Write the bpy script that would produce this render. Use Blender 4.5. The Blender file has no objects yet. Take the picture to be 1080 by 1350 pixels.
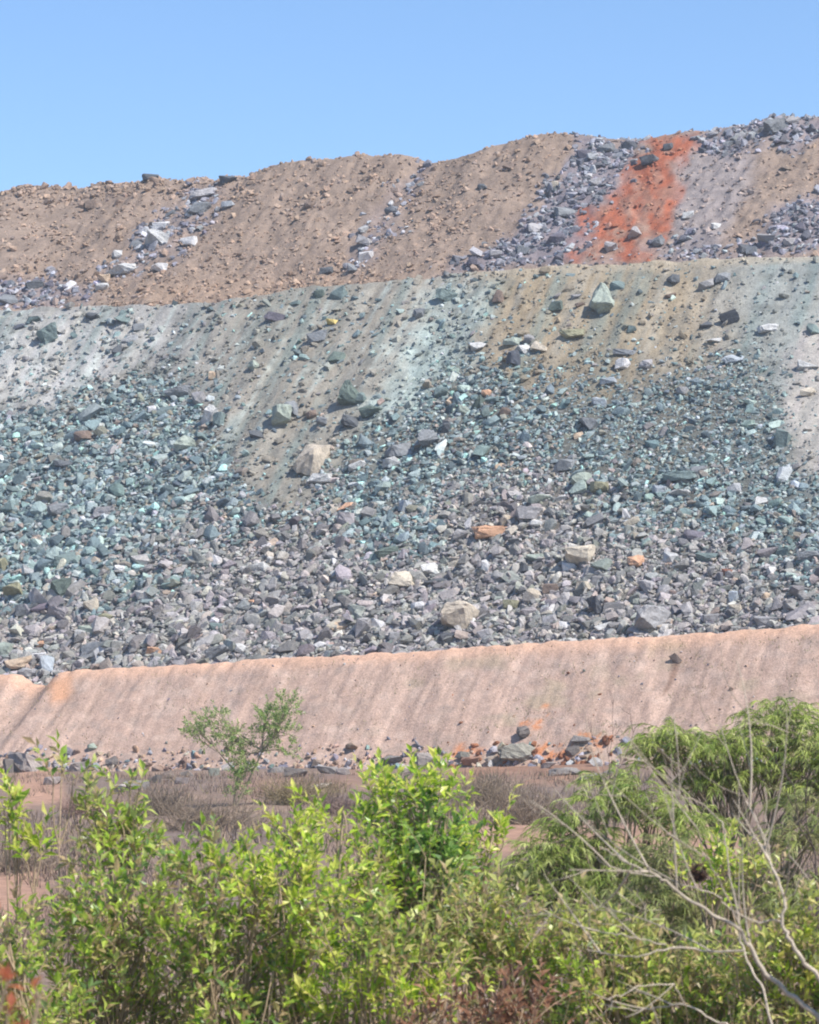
import bpy, bmesh, math, random
import numpy as np
from mathutils import Vector

HAZE = 0.0005
R = np.random.default_rng(7)
random.seed(7)
scene = bpy.context.scene
COL = scene.collection

# ------------------------------------------------------------------ camera geometry
F = 4320.0            # focal length in photo pixels (1080 x 1350)
HZ = 866.0            # horizon row
def world(px, py, D):
    return np.array([(px - 540.0) / F * D, D, (HZ - py) / F * D])
def proj(P):
    return 540 + F * P[..., 0] / P[..., 1], HZ - F * P[..., 2] / P[..., 1]

def lin(c):
    c = np.asarray(c, float) / 255.0
    return np.where(c <= 0.04045, c / 12.92, ((c + 0.055) / 1.055) ** 2.4)

# ------------------------------------------------------------------ noise
_perm = np.random.default_rng(3).random(65536)
def _h(ix, iy):
    return _perm[((ix.astype(np.int64) * 73856093) ^ (iy.astype(np.int64) * 19349663)) & 65535]
def vn(x, y):
    x = np.asarray(x, float); y = np.asarray(y, float)
    ix = np.floor(x); iy = np.floor(y); fx = x - ix; fy = y - iy
    fx = fx * fx * fx * (fx * (fx * 6 - 15) + 10); fy = fy * fy * fy * (fy * (fy * 6 - 15) + 10)
    a = _h(ix, iy); b = _h(ix + 1, iy); c = _h(ix, iy + 1); d = _h(ix + 1, iy + 1)
    return (a + (b - a) * fx) * (1 - fy) + (c + (d - c) * fx) * fy
def fbm(x, y, o=4, g=0.5):
    s = 0.0; a = 1.0; t = 0.0
    for k in range(o):
        s = s + a * (vn(x * 2 ** k + 17.3 * k, y * 2 ** k - 9.1 * k) - 0.5); t += a; a *= g
    return s / t * 2
def smooth(t):
    t = np.clip(t, 0, 1); return t * t * (3 - 2 * t)

# ------------------------------------------------------------------ terrain frame: u runs along the face, v goes into the hill
TH = math.radians(27); CT, ST = math.cos(TH), math.sin(TH)
V_CREST, V_TOE, V_BENCH, V_UP, V_RIDGE = 5.8, 8.2, 36.4, 43.5, 59.0
def uv2xy(u, v): return u * CT + v * ST, 140 - u * ST + v * CT
def xy2uv(x, y): return x * CT - (y - 140) * ST, x * ST + (y - 140) * CT
def line(pts, v):
    us, zs = [], []
    for px, py in pts:
        k = (px - 540) / F
        u = (k * (140 + v * CT) - v * ST) / (CT + k * ST)
        y = 140 - u * ST + v * CT
        us.append(u); zs.append(y * (HZ - py) / F)
    return np.array(us), np.array(zs)
RIDGE = line([(-300,268),(-200,262),(-90,256),(0,257),(30,247),(60,246),(110,248),(130,240),(150,244),(185,239),(198,233),(215,237),(240,238),(265,235),(280,239),(300,234),(325,233),(345,224),(370,215),(400,211),(440,209),(470,204),(490,206),(525,204),(545,207),(558,217),(570,215),(600,210),(640,196),(675,187),(700,179),(730,175),(770,178),(795,181),(830,185),(860,182),(890,176),(917,172),(935,173),(960,167),(985,164),(1005,158),(1030,153),(1055,156),(1080,155),(1150,150),(1250,154),(1400,150)], V_RIDGE)
BENCH = line([(-300,415),(0,408),(100,405),(230,402),(290,398),(350,388),(420,377),(500,372),(600,362),(680,354),(760,350),(850,346),(950,342),(1080,337),(1400,330)], V_BENCH)
BUND = line([(-300,900),(-60,890),(0,890),(18,891),(33,901),(48,902),(58,893),(75,885),(130,882),(250,876),(350,869),(450,864),(560,858),(680,849),(780,842),(880,838),(960,833),(1080,822),(1400,810)], V_CREST)
def L(tab, u): return np.interp(u, tab[0], tab[1])

def ground_z(x, y):
    z = -4.75 + 0.028 * np.clip(x, -40, 40) + 0.12 * fbm(x * 0.12, y * 0.12, 3)
    return z
def bund_z(u, v):
    x, y = uv2xy(u, v * 0)
    zf = ground_z(x, y) - 0.05
    zc = L(BUND, u)
    t = np.clip(v / V_CREST, -0.3, 1)
    z = zf + (zc - zf) * t
    over = np.clip(v - V_CREST, 0, None)
    z = z - 0.55 * np.clip(over - 0.8, 0, None) - 0.02 * over
    z = z - 0.06 * np.exp(-((v - V_CREST) / 0.25) ** 2) + .13 * fbm(u * 1.8, v, 4, .6) * smooth((v - 4.5) / 1.0)
    face = smooth(v / 1.2) * smooth((V_CREST - v) / 1.0)
    z = z + face * (0.15 * fbm(u * 0.5 + 0.2 * v, v * 0.22, 4) + 0.055 * fbm(u * 2.6 + .4 * v, v * 0.6 + 4, 3) + 0.06 * fbm(u * 1.5, v * 1.5, 4) + .03 * fbm(u * 5.5, v * .35, 2))
    # gully beside the little mound on the left
    ug = -22.3 + 0.10 * (V_CREST - v) * 0
    z = z - 0.42 * np.exp(-((u - ug) / 0.5) ** 2) * smooth((v - 1.5) / 3)
    return z
def hill_z(u, v):
    zt = L(BUND, u) - 0.75
    zb = L(BENCH, u); zr = L(RIDGE, u)
    t1 = (v - V_TOE) / (V_BENCH - V_TOE)
    lo = zt + (zb - zt) * np.clip(t1, -0.2, 1) - 0.5 * np.sin(np.clip(t1, 0, 1) * math.pi) * 0.6
    t2 = np.clip((v - V_BENCH) / (V_UP - V_BENCH), 0, 1)
    zu0 = zb - 0.35
    t3 = np.clip((v - V_UP) / (V_RIDGE - V_UP), 0, 1)
    up = zu0 + (zr - zu0) * t3
    z = np.where(v < V_BENCH, lo, np.where(v < V_UP, zb - 0.35 * t2, up))
    z = np.where(v > V_RIDGE, zr - 0.03 * (v - V_RIDGE), z)
    m1 = smooth(t1 * 8) * smooth((V_BENCH - v) / 1.5)
    m3 = smooth((v - V_UP) / 1.0) * smooth((V_RIDGE + 0.4 - v) / 1.2)
    m = np.maximum(m1, m3)
    z = z + m * (0.45 * fbm(u * 0.22, v * 0.14, 3) + 0.16 * fbm(u * 0.9, v * 0.35, 3) + 0.10 * fbm(u * 2.3, v * 2.0, 3))
    z = z + np.exp(-((v - V_BENCH) / .9) ** 2) * .16 * fbm(u * .8, v * .3 + 5, 4)
    z = z + m3 * (0.17 * fbm(u * 1.7 + 3, v * 1.0, 3) + 0.09 * fbm(u * 4.1, v * 3.4 + 8, 2))
    return z
def surf(u, v):
    """top of whatever is there: bund or hill"""
    return np.where(v < V_TOE - 0.2, bund_z(u, v), np.maximum(hill_z(u, v), bund_z(u, v)))
def P_uv(u, v, fn=hill_z):
    x, y = uv2xy(u, v); return np.stack([x, y, fn(u, v)], -1)

def hit(px, py, lo=0.0, hi=V_RIDGE + 1.5):
    """first place where the ray through a photo pixel meets the slopes"""
    vs = np.linspace(lo, hi, 900)
    k = (px - 540) / F
    us = (k * (140 + vs * CT) - vs * ST) / (CT + k * ST)
    y = 140 - us * ST + vs * CT
    zr = (HZ - py) / F * y
    d = surf(us, vs) - zr
    w = np.where(d >= 0)[0]
    i = w[0] if len(w) else int(np.argmax(d))
    return us[i], vs[i], np.array([k * y[i], y[i], zr[i] if len(w) else surf(us, vs)[i]])

# ------------------------------------------------------------------ mesh helpers
def mesh_obj(name, V, T, col=None, mat=None, parent=None, smooth_shade=False, loc=None):
    V = np.asarray(V, float); T = np.asarray(T, np.int32)
    if loc is not None: V = V - np.asarray(loc)
    k = T.shape[1]
    me = bpy.data.meshes.new(name)
    me.vertices.add(len(V)); me.vertices.foreach_set('co', V.astype(np.float32).ravel())
    me.loops.add(T.size); me.loops.foreach_set('vertex_index', T.ravel())
    me.polygons.add(len(T)); me.polygons.foreach_set('loop_start', np.arange(0, T.size, k, dtype=np.int32))
    me.polygons.foreach_set('use_smooth', np.full(len(T), smooth_shade))
    if col is not None:
        a = me.attributes.new('Col', 'FLOAT_COLOR', 'POINT')
        c = np.ones((len(V), 4), np.float32); c[:, :3] = np.broadcast_to(col, (len(V), 3))
        a.data.foreach_set('color', c.ravel())
    me.update(calc_edges=True); me.validate()
    o = bpy.data.objects.new(name, me); COL.objects.link(o)
    if loc is not None and parent is None: o.location = loc
    if mat: me.materials.append(mat)
    if parent: o.parent = parent
    return o
def tag(o, label=None, cat=None, group=None, kind=None):
    if label: o['label'] = label
    if cat: o['category'] = cat
    if group: o['group'] = group
    if kind: o['kind'] = kind
    return o
def thing(name, loc, label, cat, group=None):
    o = bpy.data.objects.new(name, None); COL.objects.link(o); o.location = loc
    o.empty_display_size = 0.2
    return tag(o, label, cat, group)

class Geo:
    def __init__(s): s.V = []; s.T = []; s.C = []; s.n = 0
    def add(s, V, T, C):
        s.V.append(V); s.T.append(T + s.n); s.C.append(np.broadcast_to(C, V.shape)); s.n += len(V)
    def build(s, name, mat, parent=None, origin=None, **k):
        V = np.concatenate(s.V)
        if origin is not None: V = V - origin
        return mesh_obj(name, V, np.concatenate(s.T), np.concatenate(s.C), mat, parent, **k)

def tube(geo, pts, r0, r1, col, n=5):
    pts = np.asarray(pts, float); m = len(pts)
    d = np.gradient(pts, axis=0); d /= np.linalg.norm(d, axis=1, keepdims=True) + 1e-9
    ref = np.array([0.3, 1.0, 0.2]); a = np.cross(d, ref); a /= np.linalg.norm(a, axis=1, keepdims=True) + 1e-9
    b = np.cross(d, a)
    rr = np.linspace(r0, r1, m)[:, None, None]
    th = np.linspace(0, 2 * math.pi, n, endpoint=False)
    ring = a[:, None, :] * np.cos(th)[None, :, None] + b[:, None, :] * np.sin(th)[None, :, None]
    V = (pts[:, None, :] + ring * rr).reshape(-1, 3)
    i, j = np.meshgrid(np.arange(m - 1), np.arange(n), indexing='ij'); i = i.ravel(); j = j.ravel(); j2 = (j + 1) % n
    A = i * n + j; B = i * n + j2; Cc = (i + 1) * n + j2; Dd = (i + 1) * n + j
    T = np.concatenate([np.stack([A, B, Cc], 1), np.stack([A, Cc, Dd], 1)])
    geo.add(V, T, col)

def rotmats(n, rng):
    q = rng.normal(size=(n, 4)); q /= np.linalg.norm(q, axis=1, keepdims=True)
    w, x, y, z = q.T
    return np.stack([np.stack([1-2*(y*y+z*z), 2*(x*y-z*w), 2*(x*z+y*w)], -1),
                     np.stack([2*(x*y+z*w), 1-2*(x*x+z*z), 2*(y*z-x*w)], -1),
                     np.stack([2*(x*z-y*w), 2*(y*z+x*w), 1-2*(x*x+y*y)], -1)], 1)

# ------------------------------------------------------------------ materials
def nt(name):
    m = bpy.data.materials.new(name); m.use_nodes = True
    t = m.node_tree; t.nodes.clear(); return m, t
def N(t, typ, **kw):
    n = t.nodes.new(typ)
    for k, v in kw.items():
        if k in n.inputs: n.inputs[k].default_value = v
        else: setattr(n, k, v)
    return n
def col_material(name, scales=((3.0, 0.25),), rough=0.95, spec=0.15, bump=0.3, bump_scale=8.0, bump_dist=0.05, speck=0.0):  # vertex colour broken up by noise
    m, t = nt(name); l = t.links
    out = N(t, 'ShaderNodeOutputMaterial'); bs = N(t, 'ShaderNodeBsdfPrincipled')
    bs.inputs['Roughness'].default_value = rough; bs.inputs['Specular IOR Level'].default_value = spec
    at = N(t, 'ShaderNodeAttribute', attribute_name='Col'); geo = N(t, 'ShaderNodeNewGeometry')
    cur = at.outputs['Color']
    for sc, amt in scales:
        no = N(t, 'ShaderNodeTexNoise'); no.inputs['Scale'].default_value = sc; no.inputs['Detail'].default_value = 5; no.inputs['Roughness'].default_value = 0.65
        l.new(geo.outputs['Position'], no.inputs['Vector'])
        mr = N(t, 'ShaderNodeMapRange'); mr.inputs['From Min'].default_value = 0.3; mr.inputs['From Max'].default_value = 0.7
        mr.inputs['To Min'].default_value = 1 - amt; mr.inputs['To Max'].default_value = 1 + amt
        l.new(no.outputs['Fac'], mr.inputs['Value'])
        mx = N(t, 'ShaderNodeVectorMath', operation='SCALE'); l.new(cur, mx.inputs[0]); l.new(mr.outputs[0], mx.inputs['Scale']); cur = mx.outputs[0]
    l.new(cur, bs.inputs['Base Color'])
    nb = N(t, 'ShaderNodeTexNoise'); nb.inputs['Scale'].default_value = bump_scale; nb.inputs['Detail'].default_value = 6; nb.inputs['Roughness'].default_value = 0.7
    l.new(geo.outputs['Position'], nb.inputs['Vector'])
    bp = N(t, 'ShaderNodeBump'); bp.inputs['Strength'].default_value = bump; bp.inputs['Distance'].default_value = bump_dist
    l.new(nb.outputs['Fac'], bp.inputs['Height']); l.new(bp.outputs[0], bs.inputs['Normal'])
    l.new(bs.outputs[0], out.inputs['Surface'])
    return m
def leaf_material(name, rough=0.45, trans=0.35, spec=0.4):
    m, t = nt(name); l = t.links
    out = N(t, 'ShaderNodeOutputMaterial'); bs = N(t, 'ShaderNodeBsdfPrincipled'); tr = N(t, 'ShaderNodeBsdfTranslucent'); mx = N(t, 'ShaderNodeMixShader')
    at = N(t, 'ShaderNodeAttribute', attribute_name='Col'); geo = N(t, 'ShaderNodeNewGeometry')
    no = N(t, 'ShaderNodeTexNoise'); no.inputs['Scale'].default_value = 9; l.new(geo.outputs['Position'], no.inputs['Vector'])
    mr = N(t, 'ShaderNodeMapRange'); mr.inputs['To Min'].default_value = 0.75; mr.inputs['To Max'].default_value = 1.25; l.new(no.outputs['Fac'], mr.inputs['Value'])
    sc = N(t, 'ShaderNodeVectorMath', operation='SCALE'); l.new(at.outputs['Color'], sc.inputs[0]); l.new(mr.outputs[0], sc.inputs['Scale'])
    l.new(sc.outputs[0], bs.inputs['Base Color']); l.new(sc.outputs[0], tr.inputs['Color'])
    bs.inputs['Roughness'].default_value = rough; bs.inputs['Specular IOR Level'].default_value = spec
    mx.inputs[0].default_value = trans
    l.new(bs.outputs[0], mx.inputs[1]); l.new(tr.outputs[0], mx.inputs[2]); l.new(mx.outputs[0], out.inputs['Surface'])
    return m
M_SOIL = col_material('dump_soil', ((0.35, 0.10), (2.2, 0.16), (9.0, 0.22)), bump=0.7, bump_scale=7, bump_dist=0.12)
M_ROCK = col_material('broken_rock', ((1.3, 0.16), (7.0, 0.26)), rough=0.85, spec=0.2, bump=0.9, bump_scale=7, bump_dist=0.09)
M_BUND = col_material('bank_dirt', ((0.5, 0.08), (3.0, 0.13), (12.0, 0.2)), bump=0.7, bump_scale=9, bump_dist=0.08)
M_GROUND = col_material('dry_ground', ((0.3, 0.12), (1.6, 0.18), (8.0, 0.2)), bump=0.7, bump_scale=6, bump_dist=0.1)
M_BARK = col_material('bark', ((6.0, 0.2), (40.0, 0.2)), rough=0.85, spec=0.2, bump=0.5, bump_scale=60, bump_dist=0.01)
M_LEAF = leaf_material('broad_leaf', 0.34, 0.55, 0.5)
M_FEATHER = leaf_material('fine_leaf', 0.55, 0.38, 0.3)
M_DRY = leaf_material('dry_stalk', 0.8, 0.2, 0.15)

# ------------------------------------------------------------------ colour zones
def polymask(px, py, pts, soft=8.0, warp=10.0, seed=0):
    px = px + warp * fbm(px / 28.0 + seed * 7.7, py / 28.0, 4) ; py = py + warp * fbm(px / 28.0 - seed * 3.1, py / 28.0 + 40, 4)
    pts = np.array(pts, float); n = len(pts)
    inside = np.zeros(px.shape, bool); dmin = np.full(px.shape, 1e9)
    for i in range(n):
        x1, y1 = pts[i]; x2, y2 = pts[(i + 1) % n]
        c = ((y1 > py) != (y2 > py))
        with np.errstate(divide='ignore', invalid='ignore'):
            xi = (x2 - x1) * (py - y1) / (y2 - y1 if y2 != y1 else 1e-9) + x1
        inside ^= c & (px < xi)
        dx, dy = x2 - x1, y2 - y1
        t = np.clip(((px - x1) * dx + (py - y1) * dy) / (dx * dx + dy * dy), 0, 1)
        dmin = np.minimum(dmin, np.hypot(px - x1 - t * dx, py - y1 - t * dy))
    sd = np.where(inside, dmin, -dmin)
    return smooth(sd / (2 * soft) + 0.5)
def mixc(c, d, m): return c + (lin(d) - c) * m[..., None]

PURPLE = [[(772,178),(850,186),(832,235),(787,270),(764,346),(588,362),(640,325),(690,280),(740,235)],
          [(900,176),(1095,146),(1095,180),(1000,192),(925,206)],
          [(982,338),(1000,292),(1030,270),(1100,270),(1100,340)],
          [(252,238),(288,238),(272,300),(232,332),(192,362),(130,376),(150,345),(200,300),(235,270)],
          [(-20,370),(60,362),(125,384),(118,406),(-20,410)],
          [(540,222),(568,222),(502,330),(472,358),(460,332)],
          [(760,347),(850,322),(985,310),(985,340)]]
RED = [(850,183),(926,166),(928,184),(899,212),(894,260),(886,312),(850,336),(800,347),(752,347),(772,268),(820,236),(846,212)]
def purple_mask(px, py):
    w = [.95, .9, .9, .36, .6, .36, .5]
    m = np.zeros(px.shape)
    for k, p in enumerate(PURPLE): m = np.maximum(m, w[k] * polymask(px, py, p, 15, 22, k))
    return m
YR = ([-200,0,60,110,150,200,240,300,340,380,410,450,500,540,560,600,640,700,760,820,900,960,1020,1050,1080,1300],
      [520,545,555,530,500,500,515,600,670,690,660,590,575,555,515,465,485,515,490,490,515,475,490,620,640,560])
YT = ([-200,0,150,250,330,420,500,560,620,700,800,860,930,1000,1080,1300],
      [790,790,790,720,690,660,720,700,655,640,665,690,705,760,745,745])
def rho_map(px, py):
    yr = np.interp(px, *YR) + 34 * fbm(px / 60, py / 40, 4)
    return smooth((py - yr + 62) / 130 + .22 * fbm(px / 26, py / 18, 3))
def teal_map(px, py):
    yt = np.interp(px, *YT)
    return smooth((yt - py + 60 * fbm(px / 90 + 5, py / 60, 3)) / 110 + 0.5)
def hill_colour(px, py, u, v):
    low = v < V_BENCH + 0.35
    st = fbm(u * 1.3 + 0.2 * v, v * 0.09, 4); st2 = fbm(u * 4.5, v * 0.2 + 9, 3)
    # lower lift
    c = np.broadcast_to(lin((148, 140, 127)), px.shape + (3,)).copy()
    c = mixc(c, (150, 146, 140), smooth((360 - px) / 160))
    c = mixc(c, (156, 140, 116), smooth((px - 610) / 60) * smooth((960 - px) / 80))
    c = mixc(c, (150, 153, 147), smooth((px - 940) / 70))
    c = mixc(c, (182, 194, 186), 0.9 * (.55 + .45 * smooth(fbm(px / 25, py / 30, 4) * 2 + .5)) * polymask(px, py, [(560,392),(648,380),(600,480),(560,560),(470,560),(510,480)], 22, 30, 2))
    c = mixc(c, (190, 187, 182), 0.95 * (.5 + .5 * smooth(fbm(px / 25, py / 30, 4) * 2 + .5)) * polymask(px, py, [(60,430),(230,415),(150,500),(60,560),(-60,560),(-60,440)], 25, 30, 3))
    c = mixc(c, (178, 168, 160), 0.8 * polymask(px, py, [(1035,440),(1110,420),(1110,640),(1040,620)], 16, 20, 4))
    c = mixc(c, (122, 138, 133), smooth(st * 1.7) * 0.6)
    c = mixc(c, (168, 164, 152), smooth(-st * 1.7) * 0.5)
    c = mixc(c, (178, 188, 180), smooth(fbm(u * 2.1 + .2 * v, v * .2 + 9, 5, .65) * 2.2 - .25) * .5 * smooth((700 - px) / 100))
    c = mixc(c, (112, 112, 106), smooth(fbm(px / 18, py / 14, 4) * 2.2 - .1) * .45)
    c = mixc(c, (176, 162, 140), 0.6 * smooth((12 - (py - np.interp(px, [0, 600, 1080], [408, 362, 337]))) / 10) * smooth((px - 600) / 60))
    rho = rho_map(px, py); tl = teal_map(px, py)
    und = lin((90, 92, 88)) * tl[..., None] + lin((96, 92, 89)) * (1 - tl[..., None])  # darker soil under dense stones, with the shade of their gaps put in
    c = c + (und - c) * (0.85 * rho)[..., None]
    # upper lift
    d = np.broadcast_to(lin((142, 124, 110)), px.shape + (3,)).copy()
    d = mixc(d, (158, 138, 122), smooth(st * 1.6) * 0.45)
    d = mixc(d, (128, 111, 98), smooth(-st * 1.6) * 0.35)
    d = mixc(d, (124, 108, 96), smooth(fbm(px / 30, py / 20, 4) * 2 - .1) * .4)
    d = mixc(d, (166, 146, 130), smooth(fbm(px / 44 + 60, py / 26, 4) * 2 - .1) * .4)
    d = mixc(d, (154, 131, 112), smooth((py - 345) / 40) * smooth((600 - px) / 100) * smooth((px - 150) / 80) * 0.6)
    d = mixc(d, (148, 139, 137), 0.8 * polymask(px, py, [(888,205),(1000,192),(985,262),(942,335),(878,335)], 14, 18, 8))
    d = mixc(d, (132, 126, 134), 0.75 * purple_mask(px, py))
    rm = polymask(px, py, RED, 9, 24, 9) * (0.52 + 0.42 * smooth(fbm(px / 14, py / 18, 4) * 2.4 + 0.6))
    rm = rm * (1 - 0.65 * smooth((py - 250) / 60) * smooth(fbm(px / 16, py / 14, 3) * 2.2 + .4))
    d = mixc(d, (160, 92, 66), rm)
    return np.where(low[..., None], c, d)

# ------------------------------------------------------------------ hill
def axis(*segs):
    out = []
    for a, b, s in segs: out.append(np.arange(a, b, s))
    out.append([segs[-1][1]]); return np.concatenate(out)
def grid_faces(n, m):
    i, j = np.meshgrid(np.arange(n - 1), np.arange(m - 1), indexing='ij'); a = (i * m + j).ravel()
    return np.stack([a, a + m, a + m + 1, a + 1], 1)
us = axis((-160, -62, 3), (-62, -52, .8), (-52, 32, .15), (32, 42, .8), (42, 110, 3))
vs = axis((V_TOE - 1.4, V_BENCH - 1, .16), (V_BENCH - 1, V_BENCH + .8, .06), (V_BENCH + .8, V_UP, .6), (V_UP, V_RIDGE - .5, .15), (V_RIDGE - .5, V_RIDGE + 1.2, .1), (V_RIDGE + 1.2, 75, 1), (75, 180, 8))
U, Vv = np.meshgrid(us, vs, indexing='ij')
PH = P_uv(U, Vv)
px, py = proj(PH)
o = mesh_obj('hill', PH.reshape(-1, 3), grid_faces(len(us), len(vs)), hill_colour(px, py, U, Vv).reshape(-1, 3), M_SOIL, smooth_shade=True)
tag(o, 'terraced mine waste hill of broken rock under brown soil', 'hill', kind='structure')

# ------------------------------------------------------------------ dirt bank
us = axis((-160, -50, 3), (-50, -42, .5), (-42, 24, .12), (24, 34, .5), (34, 110, 3)); vs = axis((-0.8, 9.6, .11))
U, Vv = np.meshgrid(us, vs, indexing='ij'); PB = P_uv(U, Vv, bund_z); px, py = proj(PB)
st = fbm(U * 1.1 + 0.25 * Vv, Vv * 0.13, 4); st2 = fbm(U * 3.6 + 0.5 * Vv, Vv * 0.22, 3); pt = fbm(px / 55, py / 25, 4)
c = np.broadcast_to(lin((180, 152, 135)), px.shape + (3,)).copy()
c = mixc(c, (206, 176, 156), smooth(st * 1.8) * 0.5)
c = mixc(c, (176, 152, 138), smooth(-st * 1.8) * 0.4)
c = mixc(c, (152, 138, 128), smooth(fbm(px / 16, py / 9, 4) * 2.2 - .1) * .4)
c = mixc(c, (208, 182, 164), smooth(fbm(px / 22 + 70, py / 12, 4) * 2.2 - .2) * .45)
c = mixc(c, (146, 124, 108), smooth(-st2 * 2.2 - .2) * 0.34)
st3 = fbm(U * 7.5, Vv * .22 + 30, 3)
c = mixc(c, (212, 184, 164), smooth(st3 * 2.2 - .3) * .3 * smooth(fbm(U * .5, Vv * .3, 2) * 2 + .5))
c = mixc(c, (164, 140, 124), smooth(-st3 * 2.2 - .3) * .35 * smooth(fbm(U * .4 + 9, Vv * .3, 2) * 2 + .4))
c = mixc(c, (160, 148, 120), smooth(pt * 2 - .25) * 0.45 * smooth((px - 350) / 300))
c = mixc(c, (208, 152, 112), 0.7 * polymask(px, py, [(55,895),(90,890),(88,925),(68,930)], 8, 12, 11))
c = mixc(c, (214, 170, 140), 0.6 * smooth((V_CREST + 2 - Vv) / 2) * smooth((Vv - 4.9) / .8))
for k, p in enumerate([[(685,945),(720,935),(715,955),(690,960)], [(600,990),(640,985),(640,1010),(600,1012)], [(700,985),(760,970),(770,1000),(705,1010)], [(755,965),(800,965),(790,990),(760,985)]]):
    c = mixc(c, (196, 128, 84), 0.9 * polymask(px, py, p, 4, 16, 12 + k) * smooth(fbm(px / 9, py / 7, 3) * 2 + .55))
c = mixc(c, (120, 92, 76), 0.8 * polymask(px, py, [(888,868),(897,866),(884,905),(874,925)], 3, 4, 20))
o = mesh_obj('embankment', PB.reshape(-1, 3), grid_faces(len(us), len(vs)), c.reshape(-1, 3), M_BUND, smooth_shade=True)
tag(o, 'smooth pinkish dirt bank with rain rills below the rubble', 'bank', kind='structure')

# ------------------------------------------------------------------ ground
xs = axis((-700, -200, 100), (-200, -44, 6), (-44, 44, .3), (44, 200, 6), (200, 700, 100))
ys = axis((-200, -20, 30), (-20, 40, 2), (40, 172, .3), (172, 220, 6), (220, 400, 60))
X, Y = np.meshgrid(xs, ys, indexing='ij'); Z = ground_z(X, Y)
uu, vv_ = xy2uv(X, Y); Z = np.where(vv_ > 1.0, Z - np.clip(vv_ - 1.0, 0, 3) * 0.6, Z)
Z = Z + 0.10 * fbm(X * .7, Y * .5, 3) * (Y > 40) * (Y < 172)
PG = np.stack([X, Y, Z], -1)
with np.errstate(divide='ignore', invalid='ignore'): px, py = proj(PG)
px = np.where(Y > 10, px, 540); py = np.where(Y > 10, py, 1200)
def ground_colour(px, py, x, y):
    a = fbm(x * .18, y * .1, 4); b = fbm(x * .5 + 9, y * .25, 4)
    c = np.broadcast_to(lin((130, 111, 98)), px.shape + (3,)).copy()
    c = mixc(c, (122, 108, 100), smooth(a * 2 + .3) * .8)
    c = mixc(c, (150, 127, 110), smooth(-b * 2 - .1) * .7)
    for k, p in enumerate([[(620,1090),(760,1090),(860,1080),(980,1100),(980,1130),(640,1125)], [(-30,1150),(60,1140),(70,1180),(30,1260),(-30,1230)], [(20,1000),(70,1000),(80,1060),(10,1070)]]):
        c = mixc(c, (188, 146, 122), .6 * polymask(px, py, p, 10, 14, 30 + k))
    c = mixc(c, (160, 116, 90), .5 * polymask(px, py, [(590,1005),(790,1000),(800,1022),(600,1030)], 8, 16, 36))
    c = mixc(c, (156, 118, 98), .4 * polymask(px, py, [(300,1025),(500,1015),(500,1035),(310,1045)], 8, 16, 37))
    return c
o = mesh_obj('ground', PG.reshape(-1, 3), grid_faces(len(xs), len(ys)), ground_colour(px, py, X, Y).reshape(-1, 3), M_GROUND, smooth_shade=True)
tag(o, 'dry brownish pink ground in front of the bank', 'ground', kind='structure')

# ------------------------------------------------------------------ rocks
def hull(rng, n=14, boxy=0.6):
    p = rng.normal(size=(n, 3)); p /= np.linalg.norm(p, axis=1, keepdims=True)
    p = np.sign(p) * np.abs(p) ** boxy
    p *= rng.uniform(0.78, 1.0, (n, 1))
    bm = bmesh.new(); vsx = [bm.verts.new(q) for q in p]
    r = bmesh.ops.convex_hull(bm, input=vsx)
    bmesh.ops.delete(bm, geom=list({e for e in r['geom_unused'] + r['geom_interior'] if isinstance(e, bmesh.types.BMVert)}), context='VERTS')
    bmesh.ops.triangulate(bm, faces=bm.faces)
    return bm
def bm_arrays(bm):
    bm.verts.index_update()
    V = np.array([v.co for v in bm.verts]); T = np.array([[v.index for v in f.verts] for f in bm.faces])
    bm.free()
    c = (V.max(0) + V.min(0)) / 2; V = (V - c) / ((V.max(0) - V.min(0)) / 2)
    return V, T
BASES = [bm_arrays(hull(np.random.default_rng(100 + k), 11 + k % 9, 0.55 + 0.06 * (k % 7))) for k in range(28)]

def scatter_mesh(name, P, S, col, rng, mat, flat=0.62, align=None):
    """one mesh of many stones: P centres, S half-sizes"""
    n = len(P); which = rng.integers(0, len(BASES), n); Rm = rotmats(n, rng)
    an = np.stack([rng.uniform(.9, 1.5, n), rng.uniform(.6, 1.0, n), rng.uniform(.35, .8, n)], 1)
    g = Geo()
    if align is not None:   # lay the flat side roughly down the slope
        za = align + rng.normal(scale=.38, size=(n, 3)); za /= np.linalg.norm(za, axis=1, keepdims=True)
        xa = np.cross(za, rng.normal(size=(n, 3))); xa /= np.linalg.norm(xa, axis=1, keepdims=True)
        Rm = np.stack([xa, np.cross(za, xa), za], 2)
    for b in range(len(BASES)):
        idx = np.where(which == b)[0]
        if not len(idx): continue
        BV, BT = BASES[b]
        v = BV[None] * an[idx][:, None, :] * S[idx][:, None, None]
        v = np.einsum('nij,nkj->nki', Rm[idx], v) + P[idx][:, None, :]
        T = (BT[None] + (np.arange(len(idx)) * len(BV))[:, None, None]).reshape(-1, 3)
        g.add(v.reshape(-1, 3), T, np.repeat(col[idx], len(BV), 0))
    return g.build(name, mat)

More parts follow.
